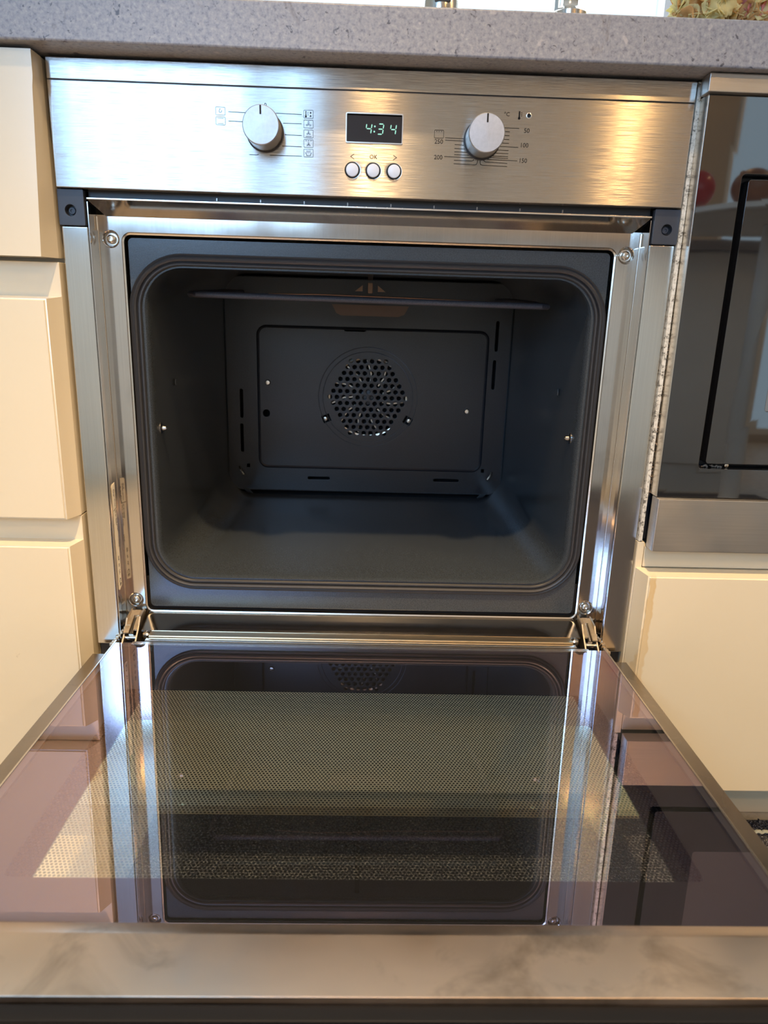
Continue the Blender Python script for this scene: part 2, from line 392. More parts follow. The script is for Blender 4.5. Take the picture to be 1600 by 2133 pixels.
M['petal_y'] = petal('pale_yellow_petals', (1.0, 0.90, 0.50)); M['petal_b'] = petal('tan_dried_petals', (0.85, 0.55, 0.22)); M['petal_p'] = petal('pink_petals', (0.95, 0.42, 0.36))
M['lamp'] = mat('downlight_lens', (1, 1, 1), 0.5)
M['red'] = mat('red_glaze', (0.55, 0.03, 0.03), 0.25)

# ================================================================ the setting
def struct(name, mb, m, label=None): o = mb.obj(name, m); o['kind'] = 'structure'; 
def S(name, mb, m, **k):
    o = mb.obj(name, m, **k)
    if 'parent' not in k: o['kind'] = 'structure'
    return o
XL, XR, YB, YF, ZT = -2200, 2600, -3200, 700, 1550
S('floor', MB().box(XL-100, XR+100, YB-100, YF+100, -950, -850), M['floor'])
S('ceiling', MB().box(XL-100, XR+100, YB-100, YF+100, ZT, ZT+100), M['ceiling'])
S('wall_left', MB().box(XL-100, XL, YB-100, YF+100, -850, ZT), M['wall'])
S('wall_right', MB().box(XR, XR+100, YB-100, YF+100, -850, ZT), M['wall'])
S('wall_back', plate([(XL, -850), (XR, -850), (XR, ZT), (XL, ZT)], [[(-1700, 120), (1700, 120), (1700, 1250), (-1700, 1250)]], YF-80, YF, 0), M['wall_white'])
S('wall_front', plate([(XL, -850), (XR, -850), (XR, ZT), (XL, ZT)], [[(-1610, 90), (-260, 90), (-260, 1390), (-1610, 1390)], [(1800, -800), (2500, -800), (2500, 1250), (1800, 1250)]], YB-80, YB, 0), M['wall'])
def window(name, x0, x1, z0, z1, y, bars, inward):
    fr = S(name, plate([(x0, z0), (x1, z0), (x1, z1), (x0, z1)], [[(a, z0+35), (b, z0+35), (b, z1-35), (a, z1-35)] for a, b in bars], y-20, y+20, 0), M['wall_white'])
    for a, b in bars: MB().box(a, b, y-3, y+3, z0+35, z1-35).obj('pane', M['pane_clear'], fr)
    return fr
window('window_1', -1700, 1700, 120, 1250, YF-50, [(-1665, -500), (-460, 480), (520, 1665)], -1)
window('window_2', -1610, -260, 90, 1390, YB-40, [(-1580, -605), (-520, -290)], 1)
window('window_3', 1800, 2500, -800, 1250, YB-40, [(1835, 2130), (2170, 2465)], 1)
# sun blind edge over worktop window is outside the view

# ---------------------------------------------------------------- warm ceiling downlights
for i, (lx, ly, pw) in enumerate(LAMPS):
    t = thing('ceiling_downlight', (lx*1000, ly*1000, ZT-14), ['round warm ceiling downlight straight above the open oven door', 'round warm ceiling downlight beyond the white round table', 'round warm ceiling downlight over the facing cabinets, nearest the garden window',
              'round warm ceiling downlight added at the far right as unseen fill'][i], 'lamp', 'warm ceiling downlights')
    c = (lx*1000, ly*1000, ZT)
    MB().lathe(c, [(58, 0), (60, 6), (56, 12), (46, 12), (44, 4)], (0, 0, -1)).obj('trim_ring', M['rim'], t)
    MB().lathe(c, [(43, 0.5), (43, 5), (30, 8), (0.1, 9)], (0, 0, -1)).obj('lens', M['lamp'], t)
    l = bpy.data.lights.new('downlight_bulb', 'SPOT'); l.energy = pw*LAMP_W*3.6; l.color = (1.0, 0.68, 0.36) if i in (0, 3) else (1.0, 0.58, 0.22); l.shadow_soft_size = 0.035
    l.spot_size = math.radians(63 if i == 0 else 150); l.spot_blend = 0.4 if i == 0 else 0.5
    o = bpy.data.objects.new('downlight_bulb', l); COL.objects.link(o); o.parent = t; o.location = (0, 0, -0.02)

# ---------------------------------------------------------------- facing cabinets across the room (seen in the reflections)
t = thing('facing_cabinet', (0, -2200, -850), 'long white base cabinet run facing the oven across the room', 'cabinet')
MB().box(-1900, 1400, -2500, -1930, -850, 20).obj('carcass', M['white_unit'], t)
for k in range(5): MB().box(-1895+660*k, -1895+660*k+652, -1930, -1910, -740, 15, 3).obj('door', M['white_unit'], t)
MB().box(-1920, 1420, -2520, -1890, 20, 55, 3).obj('counter', M['stone'], t)
t = thing('round_side_table', (1165, -1500, -838), 'white round bar-height table standing behind the camera', 'table')
MB().lathe((1165, -1500, 58), [(338, 0), (350, 8), (340, 22), (0.1, 23)], (0, 0, 1), 64).obj('table_top', M['white_unit'], t)
MB().lathe((1165, -1500, -837.9), [(180, 0), (180, 12), (30, 30), (25, 895)], (0, 0, 1)).obj('leg', M['white_unit'], t)
M['brown'] = mat('brown_glaze', (0.30, 0.12, 0.05), 0.4)
for bx, by, r_, mt_, lab in ((880, -1400, 56, 'red', 'large round red fruit on the white round table'), (1010, -1330, 50, 'brown', 'brown round fruit beside the red one on the white round table')):
    a = MB().lathe((bx, by, 81), [(max(1, r_*math.sin(q_*PI/16)), 1+r_*.9*(1-math.cos(q_*PI/16))) for q_ in range(3, 17)], (0, 0, 1), 40).obj('fruit', M[mt_], ang=80)
    props(a, lab, 'fruit')

# ---------------------------------------------------------------- floor rug
t = thing('rug', (650, -900, -850), 'dark flecked woven rug with a pale stitched line, beside the plinth', 'rug')
MB().box(-262, 1450, -1850, 46, -849.5, -838, 4).obj('pile', M['rug'], t)
m = MB()
for k in range(100):
    x = 432+k*9; m.tube([(x, 19, -838), (x+2.5, 19, -835.5), (x+6, 19, -835.5), (x+8.5, 19, -838)], 2.3, 6)
o = m.obj('edge_stitch', M['stitch'], t, 'cream stitches'); o['kind'] = 'stuff'
m = MB()
for k in range(520):
    x = 420+random.random()*260; y = 44-random.random()*130; a = random.random()*PI; l_ = 3+random.random()*4
    if abs(y-19) < 4: continue
    dx, dy = math.cos(a)*l_, math.sin(a)*l_
    m.tube([(x-dx, y-dy, -838.5), (x, y, -835.8), (x+dx, y+dy, -838.5)], 1.1, 5)
o = m.obj('yarn_loops', M['rug'], t, 'dark yarn loops'); o['kind'] = 'stuff'

# ================================================================ worktop
t = MB().box(-1500, 1500, -30, 640, 2.5, 40, 2.2, seg=3).obj('worktop', M['stone'])
props(t, 'speckled grey stone worktop running above the oven', 'worktop')

# fittings and flowers on the worktop
t = thing('steel_fitting', (58, 12, 40), 'low round steel fitting with a dark slot on the worktop edge', 'fitting')
MB().lathe((58, 12, 40), [(18, 0), (18.5, 3), (18.5, 15), (17.5, 18), (14, 20), (8, 21.5), (7.5, 24), (7.5, 60)], (0, 0, 1), 40).obj('body', M['chrome'], t)
MB().box(51, 65, -7.2, -3, 52.6, 54.6).obj('slot', M['black'], t, 'dark slot')
t = thing('steel_tap', (175, 10, 40), 'steel stem with a round flared foot, right of the slotted steel fitting', 'tap')
MB().lathe((175, 10, 40), [(17, 0), (17, 11), (16, 12.2), (12, 14), (9, 18), (8, 24), (8, 120)], (0, 0, 1), 40).obj('stem', M['chrome'], t)
MB().tube([(167, 24, 50), (167, 24, 125)], 5).obj('side_pipe', M['chrome'], t)
def blossom(name, c, R_, mats, label, n, seed, part_label=None):
    rnd = random.Random(seed)
    t = thing(name, (c[0], c[1], 40), label, 'flowers', 'dried flowers on the worktop')
    ms = [MB() for _ in mats]
    for k in range(n):
        th = rnd.random()*2*PI; ph = math.acos(1-1.7*rnd.random()); r = R_*(0.72+0.28*rnd.random())
        d = Vector((math.sin(ph)*math.cos(th), math.sin(ph)*math.sin(th), math.cos(ph)))
        base = Vector(c)+d*r; u = d.orthogonal().normalized(); u.rotate(Matrix.Rotation(rnd.random()*6.28, 3, d)); w_ = d.cross(u)
        s = R_*(0.26+0.14*rnd.random()); vs = []; fs = []
        for a in range(5):
            for b in range(5):
                p = (a/4-.5)*2; q = (b/4-.5)*2; e = 1-abs(p)*0.35
                vs.append(base+u*(p*s)+w_*(q*s*e)+d*(s*(0.45*(p*p+q*q)+0.25*math.sin(3*p+2*q)+rnd.random()*0.12)))
        for a in range(4):
            for b in range(4): fs.append((a*5+b, (a+1)*5+b, (a+1)*5+b+1, a*5+b+1))
        ms[rnd.randrange(len(mats))].add(vs, fs)
    for mm, mt in zip(ms, mats):
        o = mm.obj('petals', mt, t, ang=60); o['kind'] = 'stuff'
        so = o.modifiers.new('thick', 'SOLIDIFY'); so.thickness = 0.0006
    MB().lathe((c[0], c[1], 40), [(3, 0), (3, c[2]-40)], (0, 0, 1), 8).obj('stalk', M['petal_b'], t)
    core = MB().lathe((c[0], c[1], c[2]-R_*.55), [(1, 0), (R_*.5, R_*.2), (R_*.62, R_*.55), (R_*.5, R_*.95), (1, R_*1.15)], (0, 0, 1), 16).obj('core', mats[-1], t)
    return t
blossom('dried_flower_head', (303, 20, 66), 24, [M['petal_y'], M['petal_y'], M['petal_b']], 'pale yellow dried flower head on the worktop, left of the other', 110, 3)
blossom('dried_flower_head', (357, 24, 66), 24, [M['petal_b'], M['petal_p'], M['petal_y']], 'tan and pink dried flower head at the right edge', 110, 5)

# ================================================================ cabinet units
def pad_front(name, x0, x1, z0, z1, ch_r=0, ch_l=0, top=0, y=-20, yb=0, ztop_flush=None, mt=None, chr_top=0):
    """raised lacquered front: bevelled pad on a flat back board"""
    m = MB()
    zt = ztop_flush if ztop_flush is not None else z1
    m.box(x0, x1, yb, yb+18, z0, zt, 0.8)
    xa, xb = x0+ch_l, x1-ch_r
    bm = bmesh.new()
    f = [(xa, y, z0+0.0), (xb, y, z0), (xb, y, z1-top), (xa, y, z1-top)]
    bk = [(x0, yb, z0), (x1, yb, z0), (x1, yb, z1), (x0, yb, z1)]
    vs = [bm.verts.new(v) for v in f+bk]
    for q in ((0, 1, 2, 3), (7, 6, 5, 4), (0, 4, 5, 1), (1, 5, 6, 2), (2, 6, 7, 3), (3, 7, 4, 0)): bm.faces.new([vs[i] for i in q])
    bmesh.ops.recalc_face_normals(bm, faces=bm.faces)
    bmesh.ops.bevel(bm, geom=[e for e in bm.edges if all(v.co.y < yb-0.1 for v in e.verts)], offset=1.6, segments=3, affect='EDGES')
    m.bm(bm)
    return m
t = thing('drawer_cabinet', (-500, 200, -850), 'cream three-drawer cabinet left of the oven', 'cabinet')
MB().box(-900, -301, 19, 560, -748, -3).obj('carcass', M['cream'], t)
for z0, z1, zf in ((-429.5, -208, -176), (-747, -457, -430.5)):
    pad_front('drawer', -900, -301.2, z0, z1, 8, 0, 2.5, -20, 0, zf).obj('drawer', M['cream'], t, ang=50)
# top drawer: plain slab with a tapering finger bevel down its right side
m = MB().box(-900, -301.2, 0, 18, -172.5, -1, 0.8)
vs = [(-900, -20, -172.5), (-309, -20, -172.5), (-302.5, -20, -30), (-301.4, -20, -22), (-301.2, -20, -1), (-900, -20, -1),
      (-900, 0, -172.5), (-301.2, 0, -172.5), (-301.2, 0, -30), (-301.2, 0, -22), (-301.2, 0, -1), (-900, 0, -1)]
m.add(vs, [(0, 1, 2, 3, 4, 5), (11, 10, 9, 8, 7, 6)]+[(i, (i+1) % 6, 6+(i+1) % 6, 6+i) for i in range(6)])
m.obj('drawer', M['cream'], t, 'topmost drawer front with a bluish sheen', ang=20)
MB().box(-900, -301, 73, 90, -849, -748).obj('plinth', M['cream'], t)

# oven housing (below and around the oven)
t = thing('oven_housing', (0, 300, -850), 'cream cabinet housing that carries the built-in oven', 'cabinet')
MB().box(-299.5, 298, 20, 560, -620, -602).obj('shelf', M['cream'], t)
pad_front('front_panel', -300, 298, -757, -606, 6, 6, 2, -17, 0).obj('front_panel', M['cream'], t, ang=50)
MB().box(-299.5, 298, 18, 560, -760, -742).obj('bottom_board', M['cream'], t)
MB().box(-299.5, 298, 73, 90, -849, -760).obj('plinth', M['cream'], t)
t = thing('gable_panel', (302.5, 280, -850), 'narrow upright panel edge between the oven and the microwave, speckled white on top', 'panel')
MB().box(299.5, 303.5, 3, 560, -447, 0, 0.3).obj('upper_edge', M['chip'], t, 'white chipboard edge with dark specks')
MB().box(304, 310.5, 14, 560, -447, -1).obj('dark_filler', M['black'], t)
MB().box(299.0, 306.5, 3, 560, -849, -447.8, 0.5).obj('lower_edge', M['cream'], t, 'cream panel edge')

# grey dust strip in the gap
m = MB(); rnd = random.Random(4)
for k in range(300):
    z = -105-(rnd.random()**1.0)*290; x = 303.8+rnd.random()*4.0; p = Vector((x, 4+rnd.random()*6, z)); pts = [p.copy()]
    for j in range(4):
        p = p+Vector((rnd.uniform(-1.4, 1.6), rnd.uniform(-1.6, 1.0), rnd.uniform(-2.4, 2.4))); pts.append(p.copy())
    m.tube(pts, [0.5, 0.45, 0.4, 0.3, 0.15], 4)
for k in range(46):
    z = -120-k*5.9; m.prism([(303.8, z), (308.5, z+2.5), (308.5, z+4.2), (303.8, z+2.4)], 9, 12)
o = m.obj('dust_strip', M['dust']); props(o, 'grey fluff caught in the gap between chipboard edge and black appliance', 'dust', kind='stuff')

# ================================================================ black glass appliance on the right
t = thing('built_in_microwave', (600, 200, -451), 'black glass built-in microwave with steel trims right of the oven', 'microwave')
MB().box(311, 895, 8, 450, -449, -4).obj('body', M['black'], t)
MB().box(299.6, 900, -20, -2, -14, 1.5, 1.2).obj('top_trim', M['mw_steel'], t)
MB().box(305.6, 900, -20, -2, -451, -393, 1.2).obj('bottom_trim', M['mw_steel'], t)
gl = [(304.5, -391.8), (306, -14.3)]
hole = rr(345, 880, -361, -79.5, 4, 4)
fr = plate([(306, -392), (899, -392), (899, -14.4), (304, -14.4)], [hole], -14, 6, 0.4).obj('fascia_glass', M['mw_glass'], t)
MB().prism([(305.2, -392), (306.0, -392), (304.0, -14.4), (303.3, -14.4)], -13.4, 6).obj('edge_strip', M['glass_edge'], t, 'pale glass edge')
MB().loft([[(x, -4, z) for x, z in rr(345.3, 879.7, -360.7, -79.8, 4, 4)], [(x, 6.5, z) for x, z in rr(345.3, 879.7, -360.7, -79.8, 4, 4)]], cap1=True).obj('groove', M['black'], t)
d = plate(rr(351.5, 874, -355.5, -84, 3, 4), [rr(404, 820, -300, -140, 3, 4)], -15, 5, 0.5).obj('appliance_door', M['mw_glass'], t)
MB().box(404.2, 819.8, -13.4, 3, -299.8, -140.2).obj('window', M['mw_window'], d, 'greyer see-through window')
m = MB(); rnd = random.Random(9)
for k in range(60):
    x = 352+rnd.random()*22; m.lathe((x, -6, -360.2+rnd.random()*1.8), [(0.2, 0), (0.9*rnd.random()+0.2, .5), (0.1, 1)], (0, -1, 0), 6)
o = m.obj('crumbs', M['dust'], t, 'brown crumbs in the groove'); o['kind'] = 'stuff'
MB().lathe((378, -6, -358.3), [(2.6, 0), (2.2, 1.2), (0.2, 1.6)], (0, -1, 0), 16).obj('bumper', M['rim'], t)

t = thing('base_cabinet', (600, 200, -850), 'cream base cabinet with a stained door under the microwave', 'cabinet')
MB().box(307, 900, 19, 560, -747, -455).obj('carcass', M['cream'], t)
MB().box(307, 900, 2, 18, -476, -452.5, 0.6).obj('filler_strip', M['cream'], t)
pad_front('door', 299.8, 899, -748, -477, 0, 7, 2.5, -20, 0).obj('cabinet_door', M['cream_stain'], t, 'cream door with a yellow drip stain', ang=50)
MB().box(307, 900, 73, 90, -849, -748).obj('plinth', M['cream'], t)

# ================================================================ the oven
OV = thing('oven', (0, 200, -596), 'built-in stainless steel oven with its glass door open', 'oven')
disp = rr(-25.4, 25.9, -61.4, -37.8, 0.8, 3)
btnx = (-19.7, -0.1, 19.6)
panel = plate(rr(-297.5, 297.5, -109, -19.0, 0.8, 3), [disp]+[circ(x, -85.6, 6.9, 28) for x in btnx]+[circ(143.4, -34.1, 1.9, 14)], 0, 12, 0.7).obj('control_panel', M['fascia'], OV)
MB().box(-297.5, 297.5, 0, 14, -18.3, -0.8, 0.8).obj('top_strip', M['fascia'], OV, 'upper steel strip above a groove')
MB().box(-296, 296, 1.6, 11, -19.4, -17.5).obj('groove_shadow_gap', M['black'], OV)
MB().box(-294, 294, 12.3, 30, -107, -3).obj('panel_backing', M['black'], OV)
# display
m = MB().box(-25.2, 25.7, 3.0, 8, -61.2, -38.0).obj('display_screen', M['display'], panel)
rm = MB()
ro, ri = rr(-26.3, 26.8, -62.3, -36.9, 1.4, 4), rr(-25.4, 25.9, -61.4, -37.8, 0.8, 4)
rm.loft([[(x, 1.0, z) for x, z in ro], [(x, -0.7, z) for x, z in ro], [(x, -0.7, z) for x, z in ri], [(x, 3.0, z) for x, z in ri]])
rm.obj('display_bezel', M['rim'], panel, 'pale bevelled rim')
def digit(cx, cz, segs, y=2.9, h=8.6, w_=4.9, sk=0.10):
    m = MB(); hw, hh = w_/2, h/2; t_ = 0.95
    S_ = {'a': ((-hw+.7, hh), (hw-.7, hh)), 'g': ((-hw+.7, 0), (hw-.7, 0)), 'd': ((-hw+.7, -hh), (hw-.7, -hh)),
          'f': ((-hw, hh-.5), (-hw, .5)), 'b': ((hw, hh-.5), (hw, .5)), 'e': ((-hw, -.5), (-hw, -hh+.5)), 'c': ((hw, -.5), (hw, -hh+.5))}
    for s in segs:
        (xa, za), (xb, zb) = S_[s]
        if za == zb: poly = [(xa-.3, za), (xa+.3, za+t_/2), (xb-.3, zb+t_/2), (xb+.3, zb), (xb-.3, zb-t_/2), (xa+.3, za-t_/2)]
        else: poly = [(xa, za+.2), (xa+t_/2, za-.5), (xb+t_/2, zb+.5), (xb, zb-.2), (xb-t_/2, zb+.5), (xa-t_/2, za-.5)]
        m.prism([(cx+px+(pz)*sk*1.3, cz+pz) for px, pz in poly], y-.1, y+.1)
    return m
digit(-5.0, -49.3, 'fgbc').obj('digit', M['digit'], panel, 'lit figure 4')
digit(6.0, -49.3, 'abgcd').obj('digit', M['digit'], panel, 'lit figure 3')
digit(17.8, -49.3, 'fgbc').obj('digit', M['digit'], panel, 'lit figure 4')
m = MB()
for z in (-47.2, -51.6): m.prism(circ(0.4+(z+49.4)*.1, z, 0.75, 12), 2.8, 3.0)
m.obj('colon', M['digit'], panel)
for x in btnx:
    b = MB().lathe((x, 9, -85.6), [(5.9, 0), (5.9, 10.4), (5.6, 11.0), (4.5, 11.35), (2, 11.6), (0.1, 11.65)], (0, -1, 0), 36).obj('button', M['button'], OV)
    MB().lathe((x, 11.5, -85.6), [(6.85, 0), (6.85, 11.2), (6.6, 11.6), (6.0, 11.4), (6.0, 2)], (0, -1, 0), 36).obj('collar', M['black'], b)
MB().lathe((143.4, 6, -34.1), [(1.9, 0), (1.9, 3)], (0, -1, 0), 16).obj('indicator_lamp', M['black'], panel, 'unlit indicator lamp')
m = MB(); m.lathe((143.4, 1, -34.1), [(2.5, 0), (2.5, 1.2), (1.9, 1.3), (1.9, 0)], (0, -1, 0), 24, caps=False); m.obj('lamp_ring', M['rim'], panel)
# knobs
for x, z in ((-100.8, -56.4), (100.9, -56.2)):
    k = MB().lathe((x, 0, z), [(16.2, 2.0), (16.2, 24), (16.0, 28)], (0, -1, 0), 48).obj('knob', M['knob_side'], OV)
    MB().lathe((x, 0, z), [(17.3, 0), (17.3, 2.6), (16.5, 3.0), (16.3, 3.0)], (0, -1, 0), 48).obj('knob_base', M['black'], k, 'black base ring')
    MB().lathe((x, 0, z), [(16.3, 27.5), (16.5, 28.3), (16.3, 29.6), (15.7, 30.2), (0.1, 30.4)], (0, -1, 0), 48).obj('knob_cap', M['knob_cap'], k, 'pale satin metal cap')
    m = MB().box(x-0.75, x+0.75, -30.75, -30.0, z+8.3, z+15.6, 0.3); m.obj('pointer_mark', M['print'], k, 'brown pointer line')
# printed scales: one print per line or word
Yp = -0.05
def pr(name, pts, wd=0.5): line_mb(MB(), pts, wd, Yp).obj(name, M['print'], panel, smooth=False)
for pts in ([(-90.7, -39.9), (-67.3, -40.2)], [(-84, -48), (-67.3, -47.9)], [(-82.5, -57.6), (-67.3, -57.8)], [(-85.3, -67.2), (-67.3, -67.3)], [(-96.5, -75.5), (-67.3, -75.2)],
            [(-134.3, -40.2), (-111, -40.4)], [(-134.3, -47.9), (-117.5, -48.0)], [(-115.7, -75.4), (-108.6, -75.5), (-107.4, -74.9)]): pr('function_line', pts)
for pts in ([(113, -44.9), (134.9, -45.2)], [(113.5, -60.8), (135.2, -61.1)], [(104, -72.2), (135.3, -72.7)],
            [(66.7, -55.2), (86, -55.5)], [(66.8, -57.2), (86, -57.5)], [(66.6, -71.1), (94, -71.6)]): pr('scale_line', pts)
for z, x in ((-48.1, 116), (-51.4, 117), (-54.7, 117), (-57.9, 117), (-64.0, 113.5), (-66.7, 111), (-69.2, 109), (-70.8, 107)): pr('scale_line', [(x-2, z), (126.3, z-.1)])
for z, x in ((-60.7, 86), (-64.0, 87), (-66.8, 88.5), (-69.2, 91)): pr('scale_line', [(75.9, z), (x, z-.2)])
pr('scale_line', [(75.9, -74.1), (91.6, -74.4), (93.5, -74.1), (94.4, -72.8)]); pr('scale_line', [(75.9, -77.0), (95.3, -77.4), (97.2, -76.9), (97.8, -75.2), (97.9, -73.4)])
pr('scale_line', [(126.0, -75.2), (106.0, -74.6), (104.3, -74.1), (103.4, -72.9)]); pr('scale_line', [(126.0, -77.9), (103.0, -77.5), (101.0, -76.9), (100.4, -75.4), (100.4, -73.4)])
def tx(s, x, z, size, name='number_print'): text_mb(s, x, z, size, Yp).obj(name, M['print'], panel, smooth=False)
for s, x, z in (('50', 142.4, -46.9), ('100', 141.0, -59.3), ('150', 140.8, -72.5), ('250', 60.6, -58.8), ('200', 60.8, -72.2)): tx(s, x, z, 5.4)
tx('OK', -0.1, -73.8, 5.0, 'lettering'); tx('°C', 122.8, -33.7, 4.8, 'lettering'); tx('0', -100.3, -33.6, 4.8, 'lettering')
pr('arrow_print', [(-18.3, -71.8), (-21.4, -73.9), (-18.3, -76.0)], .4); pr('arrow_print', [(18.5, -71.6), (21.7, -73.6), (18.5, -75.7)], .4)
MB().prism(circ(99.4, -36.3, 0.55, 10), Yp-.1, Yp+.1).obj('dot_print', M['print'], panel, smooth=False)
MB().prism(circ(-82.0, -57.5, 0.5, 10), Yp-.1, Yp+.1).obj('dot_print', M['print'], panel, smooth=False)
# thermometer mark
m = line_mb(MB(), [(134.4, -31.2), (134.4, -36)], 1.3, Yp); m.prism(circ(134.4, -36.6, 1.15, 14), Yp-.12, Yp+.12)
for z in (-32.0, -33.3, -34.6): line_mb(m, [(135.9, z), (137.0, z)], .4, Yp)
m.obj('thermometer_print', M['print'], panel, smooth=False)
def icon(cx, cz, kind, w_=8.6, h=6.6):
    m = MB(); ring = rr(cx-w_/2, cx+w_/2, cz-h/2, cz+h/2, 0.7, 3); line_mb(m, ring+[ring[0]], .34, Yp)
    def fan(fx, fz, s):
        for a in (90, 210, 330):
            c_, s_ = math.cos(math.radians(a)), math.sin(math.radians(a)); px, pz = fx+c_*s*.55, fz+s_*s*.55
            e = [(px+math.cos(t_)*s*.42*c_-math.sin(t_)*s*.22*s_, pz+math.cos(t_)*s*.42*s_+math.sin(t_)*s*.22*c_) for t_ in [2*PI*i/10 for i in range(11)]]
            line_mb(m, e, .3, Yp)
    def tri(x, z, s=0.5, up=False): k = 1 if up else -1; m.prism([(x-s, z-k*s*.7), (x+s, z-k*s*.7), (x, z+k*s)], Yp-.12, Yp+.12)
    if kind == 'thermo':
        line_mb(m, [(cx-2.4, cz+2.3), (cx-2.4, cz-1.6)], 0.8, Yp); m.prism(circ(cx-2.4, cz-1.9, .9, 10), Yp-.12, Yp+.12)
        for dz in (1.6, .5, -.6): line_mb(m, [(cx-.9, cz+dz), (cx-.1, cz+dz)], .35, Yp)
        for dz in (1.5, -1.2): tri(cx+1.9, cz+dz, .9, True); line_mb(m, [(cx+1.9, cz+dz-1.1), (cx+1.9, cz+dz)], .4, Yp)
    if kind == 'fan': fan(cx, cz, 2.5)
    if kind == 'fan_low': fan(cx, cz+.6, 1.9); line_mb(m, [(cx-2.6, cz-2.2), (cx+2.6, cz-2.2)], .4, Yp)
    if kind == 'fan_grill': fan(cx, cz-.8, 1.9); [tri(cx+dx, cz+2.3) for dx in (-2.3, 0, 2.3)]
    if kind == 'grill': [tri(cx+dx, cz+2.2) for dx in (-2.3, 0, 2.3)]
    if kind == 'dish':
        line_mb(m, [(cx-3.0, cz+.2), (cx-2.2, cz-.2), (cx-1.7, cz-2.2), (cx+1.7, cz-2.2), (cx+2.2, cz-.2), (cx+3.0, cz+.2)], .4, Yp)
        for dx in (-1.6, -.8, 0, .8, 1.6): line_mb(m, [(cx+dx, cz+2.1), (cx+dx, cz+.5)], .3, Yp)
    if kind == 'lamp': e = [(cx+1.2*math.cos(a), cz+1.2*math.sin(a)) for a in [PI*.6+i*.45 for i in range(12)]]; line_mb(m, e, .35, Yp); tri(cx-.3, cz+1.8, .5)
    if kind == 'bars': line_mb(m, [(cx-2.6, cz+2.2), (cx+2.6, cz+2.2)], .3, Yp); line_mb(m, [(cx-2.6, cz-2.2), (cx+2.6, cz-2.2)], .3, Yp)
    m.obj('function_symbol', M['print'], panel, smooth=False)
for cx, cz, kd in ((-60.8, -39.8, 'thermo'), (-60.8, -48.0, 'fan'), (-60.8, -56.2, 'fan_low'), (-60.8, -64.3, 'fan_grill'), (-60.8, -72.4, 'dish'), (-141.7, -39.8, 'lamp'), (-141.7, -48.0, 'bars'), (60.6, -52.3, 'grill')): icon(cx, cz, kd)

# side posts with plastic end blocks
for s in (-1, 1):
    x0, x1 = sorted((s*273.2, s*298.2))
    MB().box(x0, x1, 6, 36, -582, -142.5, 1.2).obj('side_post', M['post'], OV)
    xb0, xb1 = sorted((s*274.2, s*299))
    b = plate(rr(xb0, xb1, -142, -109.8, 1.2, 3), [circ(s*287.5, -128.6, 5.2, 24)], 4, 10, 0.5).obj('corner_block', M['block'], OV, 'graphite plastic corner block')
    MB().box(xb0+.4, xb1-.4, 10.2, 36, -141.6, -110).obj('block_body', M['black'], b)
    MB().lathe((s*287.5, 10.2, -128.6), [(3.4, 0), (3.4, 1.5), (2.9, 2.2), (1.6, 2.2), (1.5, 1.2)], (0, -1, 0), 24).obj('recessed_screw', M['block'], b)
# gap above the frame: solid black box standing in for its shade
MB().box(-273, 273, 14, 40, -116.5, -107.5).obj('panel_gap_shade', M['black'], OV, 'black strip for the shaded gap under the panel')
for k in range(9): MB().box(-150+k*42-.5, -150+k*42+.5, 12.5, 14, -115, -112.5).obj('gap_rib', M['knob_side'], OV)
# frame: returns + face
MB().add([(-272.8, 8, -116.6), (272.8, 8, -116.6), (272.8, 8, -117.9), (-272.8, 8, -117.9), (-264.5, 35, -129.8), (264.5, 35, -129.8), (264.5, 36, -128.4), (-264.5, 36, -128.4)],
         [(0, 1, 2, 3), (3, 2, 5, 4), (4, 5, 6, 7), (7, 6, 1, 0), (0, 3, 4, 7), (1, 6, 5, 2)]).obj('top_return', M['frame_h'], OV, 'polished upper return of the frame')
MB().box(-272.8, 272.8, 7.2, 8.4, -117.9, -116.3, 0.3).obj('top_return_lip', M['rim'], OV, 'bright folded lip')
for s in (-1, 1):
    m = MB(); xo = s*273.0; xi = s*272.2
    m.add([(xo, 8, -120), (xi, 8, -120), (xi, 8, -582), (xo, 8, -582), (s*275.8, 36, -125), (s*274.8, 36, -125), (s*274.8, 36, -578), (s*275.8, 36, -578)],
          [(0, 1, 2, 3), (1, 5, 6, 2), (5, 4, 7, 6), (4, 0, 3, 7), (0, 4, 5, 1), (3, 2, 6, 7)])
    m.obj('side_return', M['frame'], OV, 'mirror-polished inner side wall of the frame')
    m = MB().tube([(s*274.0, 34.6, -130), (s*274.0, 34.6, -572)], 1.5, 8); m.obj('corner_bead', M['rim'], OV)
hole = rr(-248.4, 248.4, -552.5, -146.2, 7, 6)
face = plate([(-276, -573), (276, -573), (276, -128.5), (-276, -128.5)], [hole, circ(-261.5, -150.8, 8.3, 28), circ(260.7, -150.8, 8.3, 28), circ(-261.4, -540, 8.3, 28), circ(260, -540, 8.3, 28)], 34.6, 36.4, 0).obj('frame_face', M['frame'], OV)
ri_, ro_ = rr(-248.4, 248.4, -552.5, -146.2, 7, 6), rr(-251.2, 251.2, -555.2, -143.6, 9.5, 6)
MB().loft([[(x, 34.7, z) for x, z in ro_], [(x, 33.4, z) for x, z in rr(-250, 250, -554, -144.8, 8.5, 6)], [(x, 34.0, z) for x, z in ri_], [(x, 40, z) for x, z in ri_]]).obj('opening_rim', M['rim'], face, 'bright rolled edge of the opening')
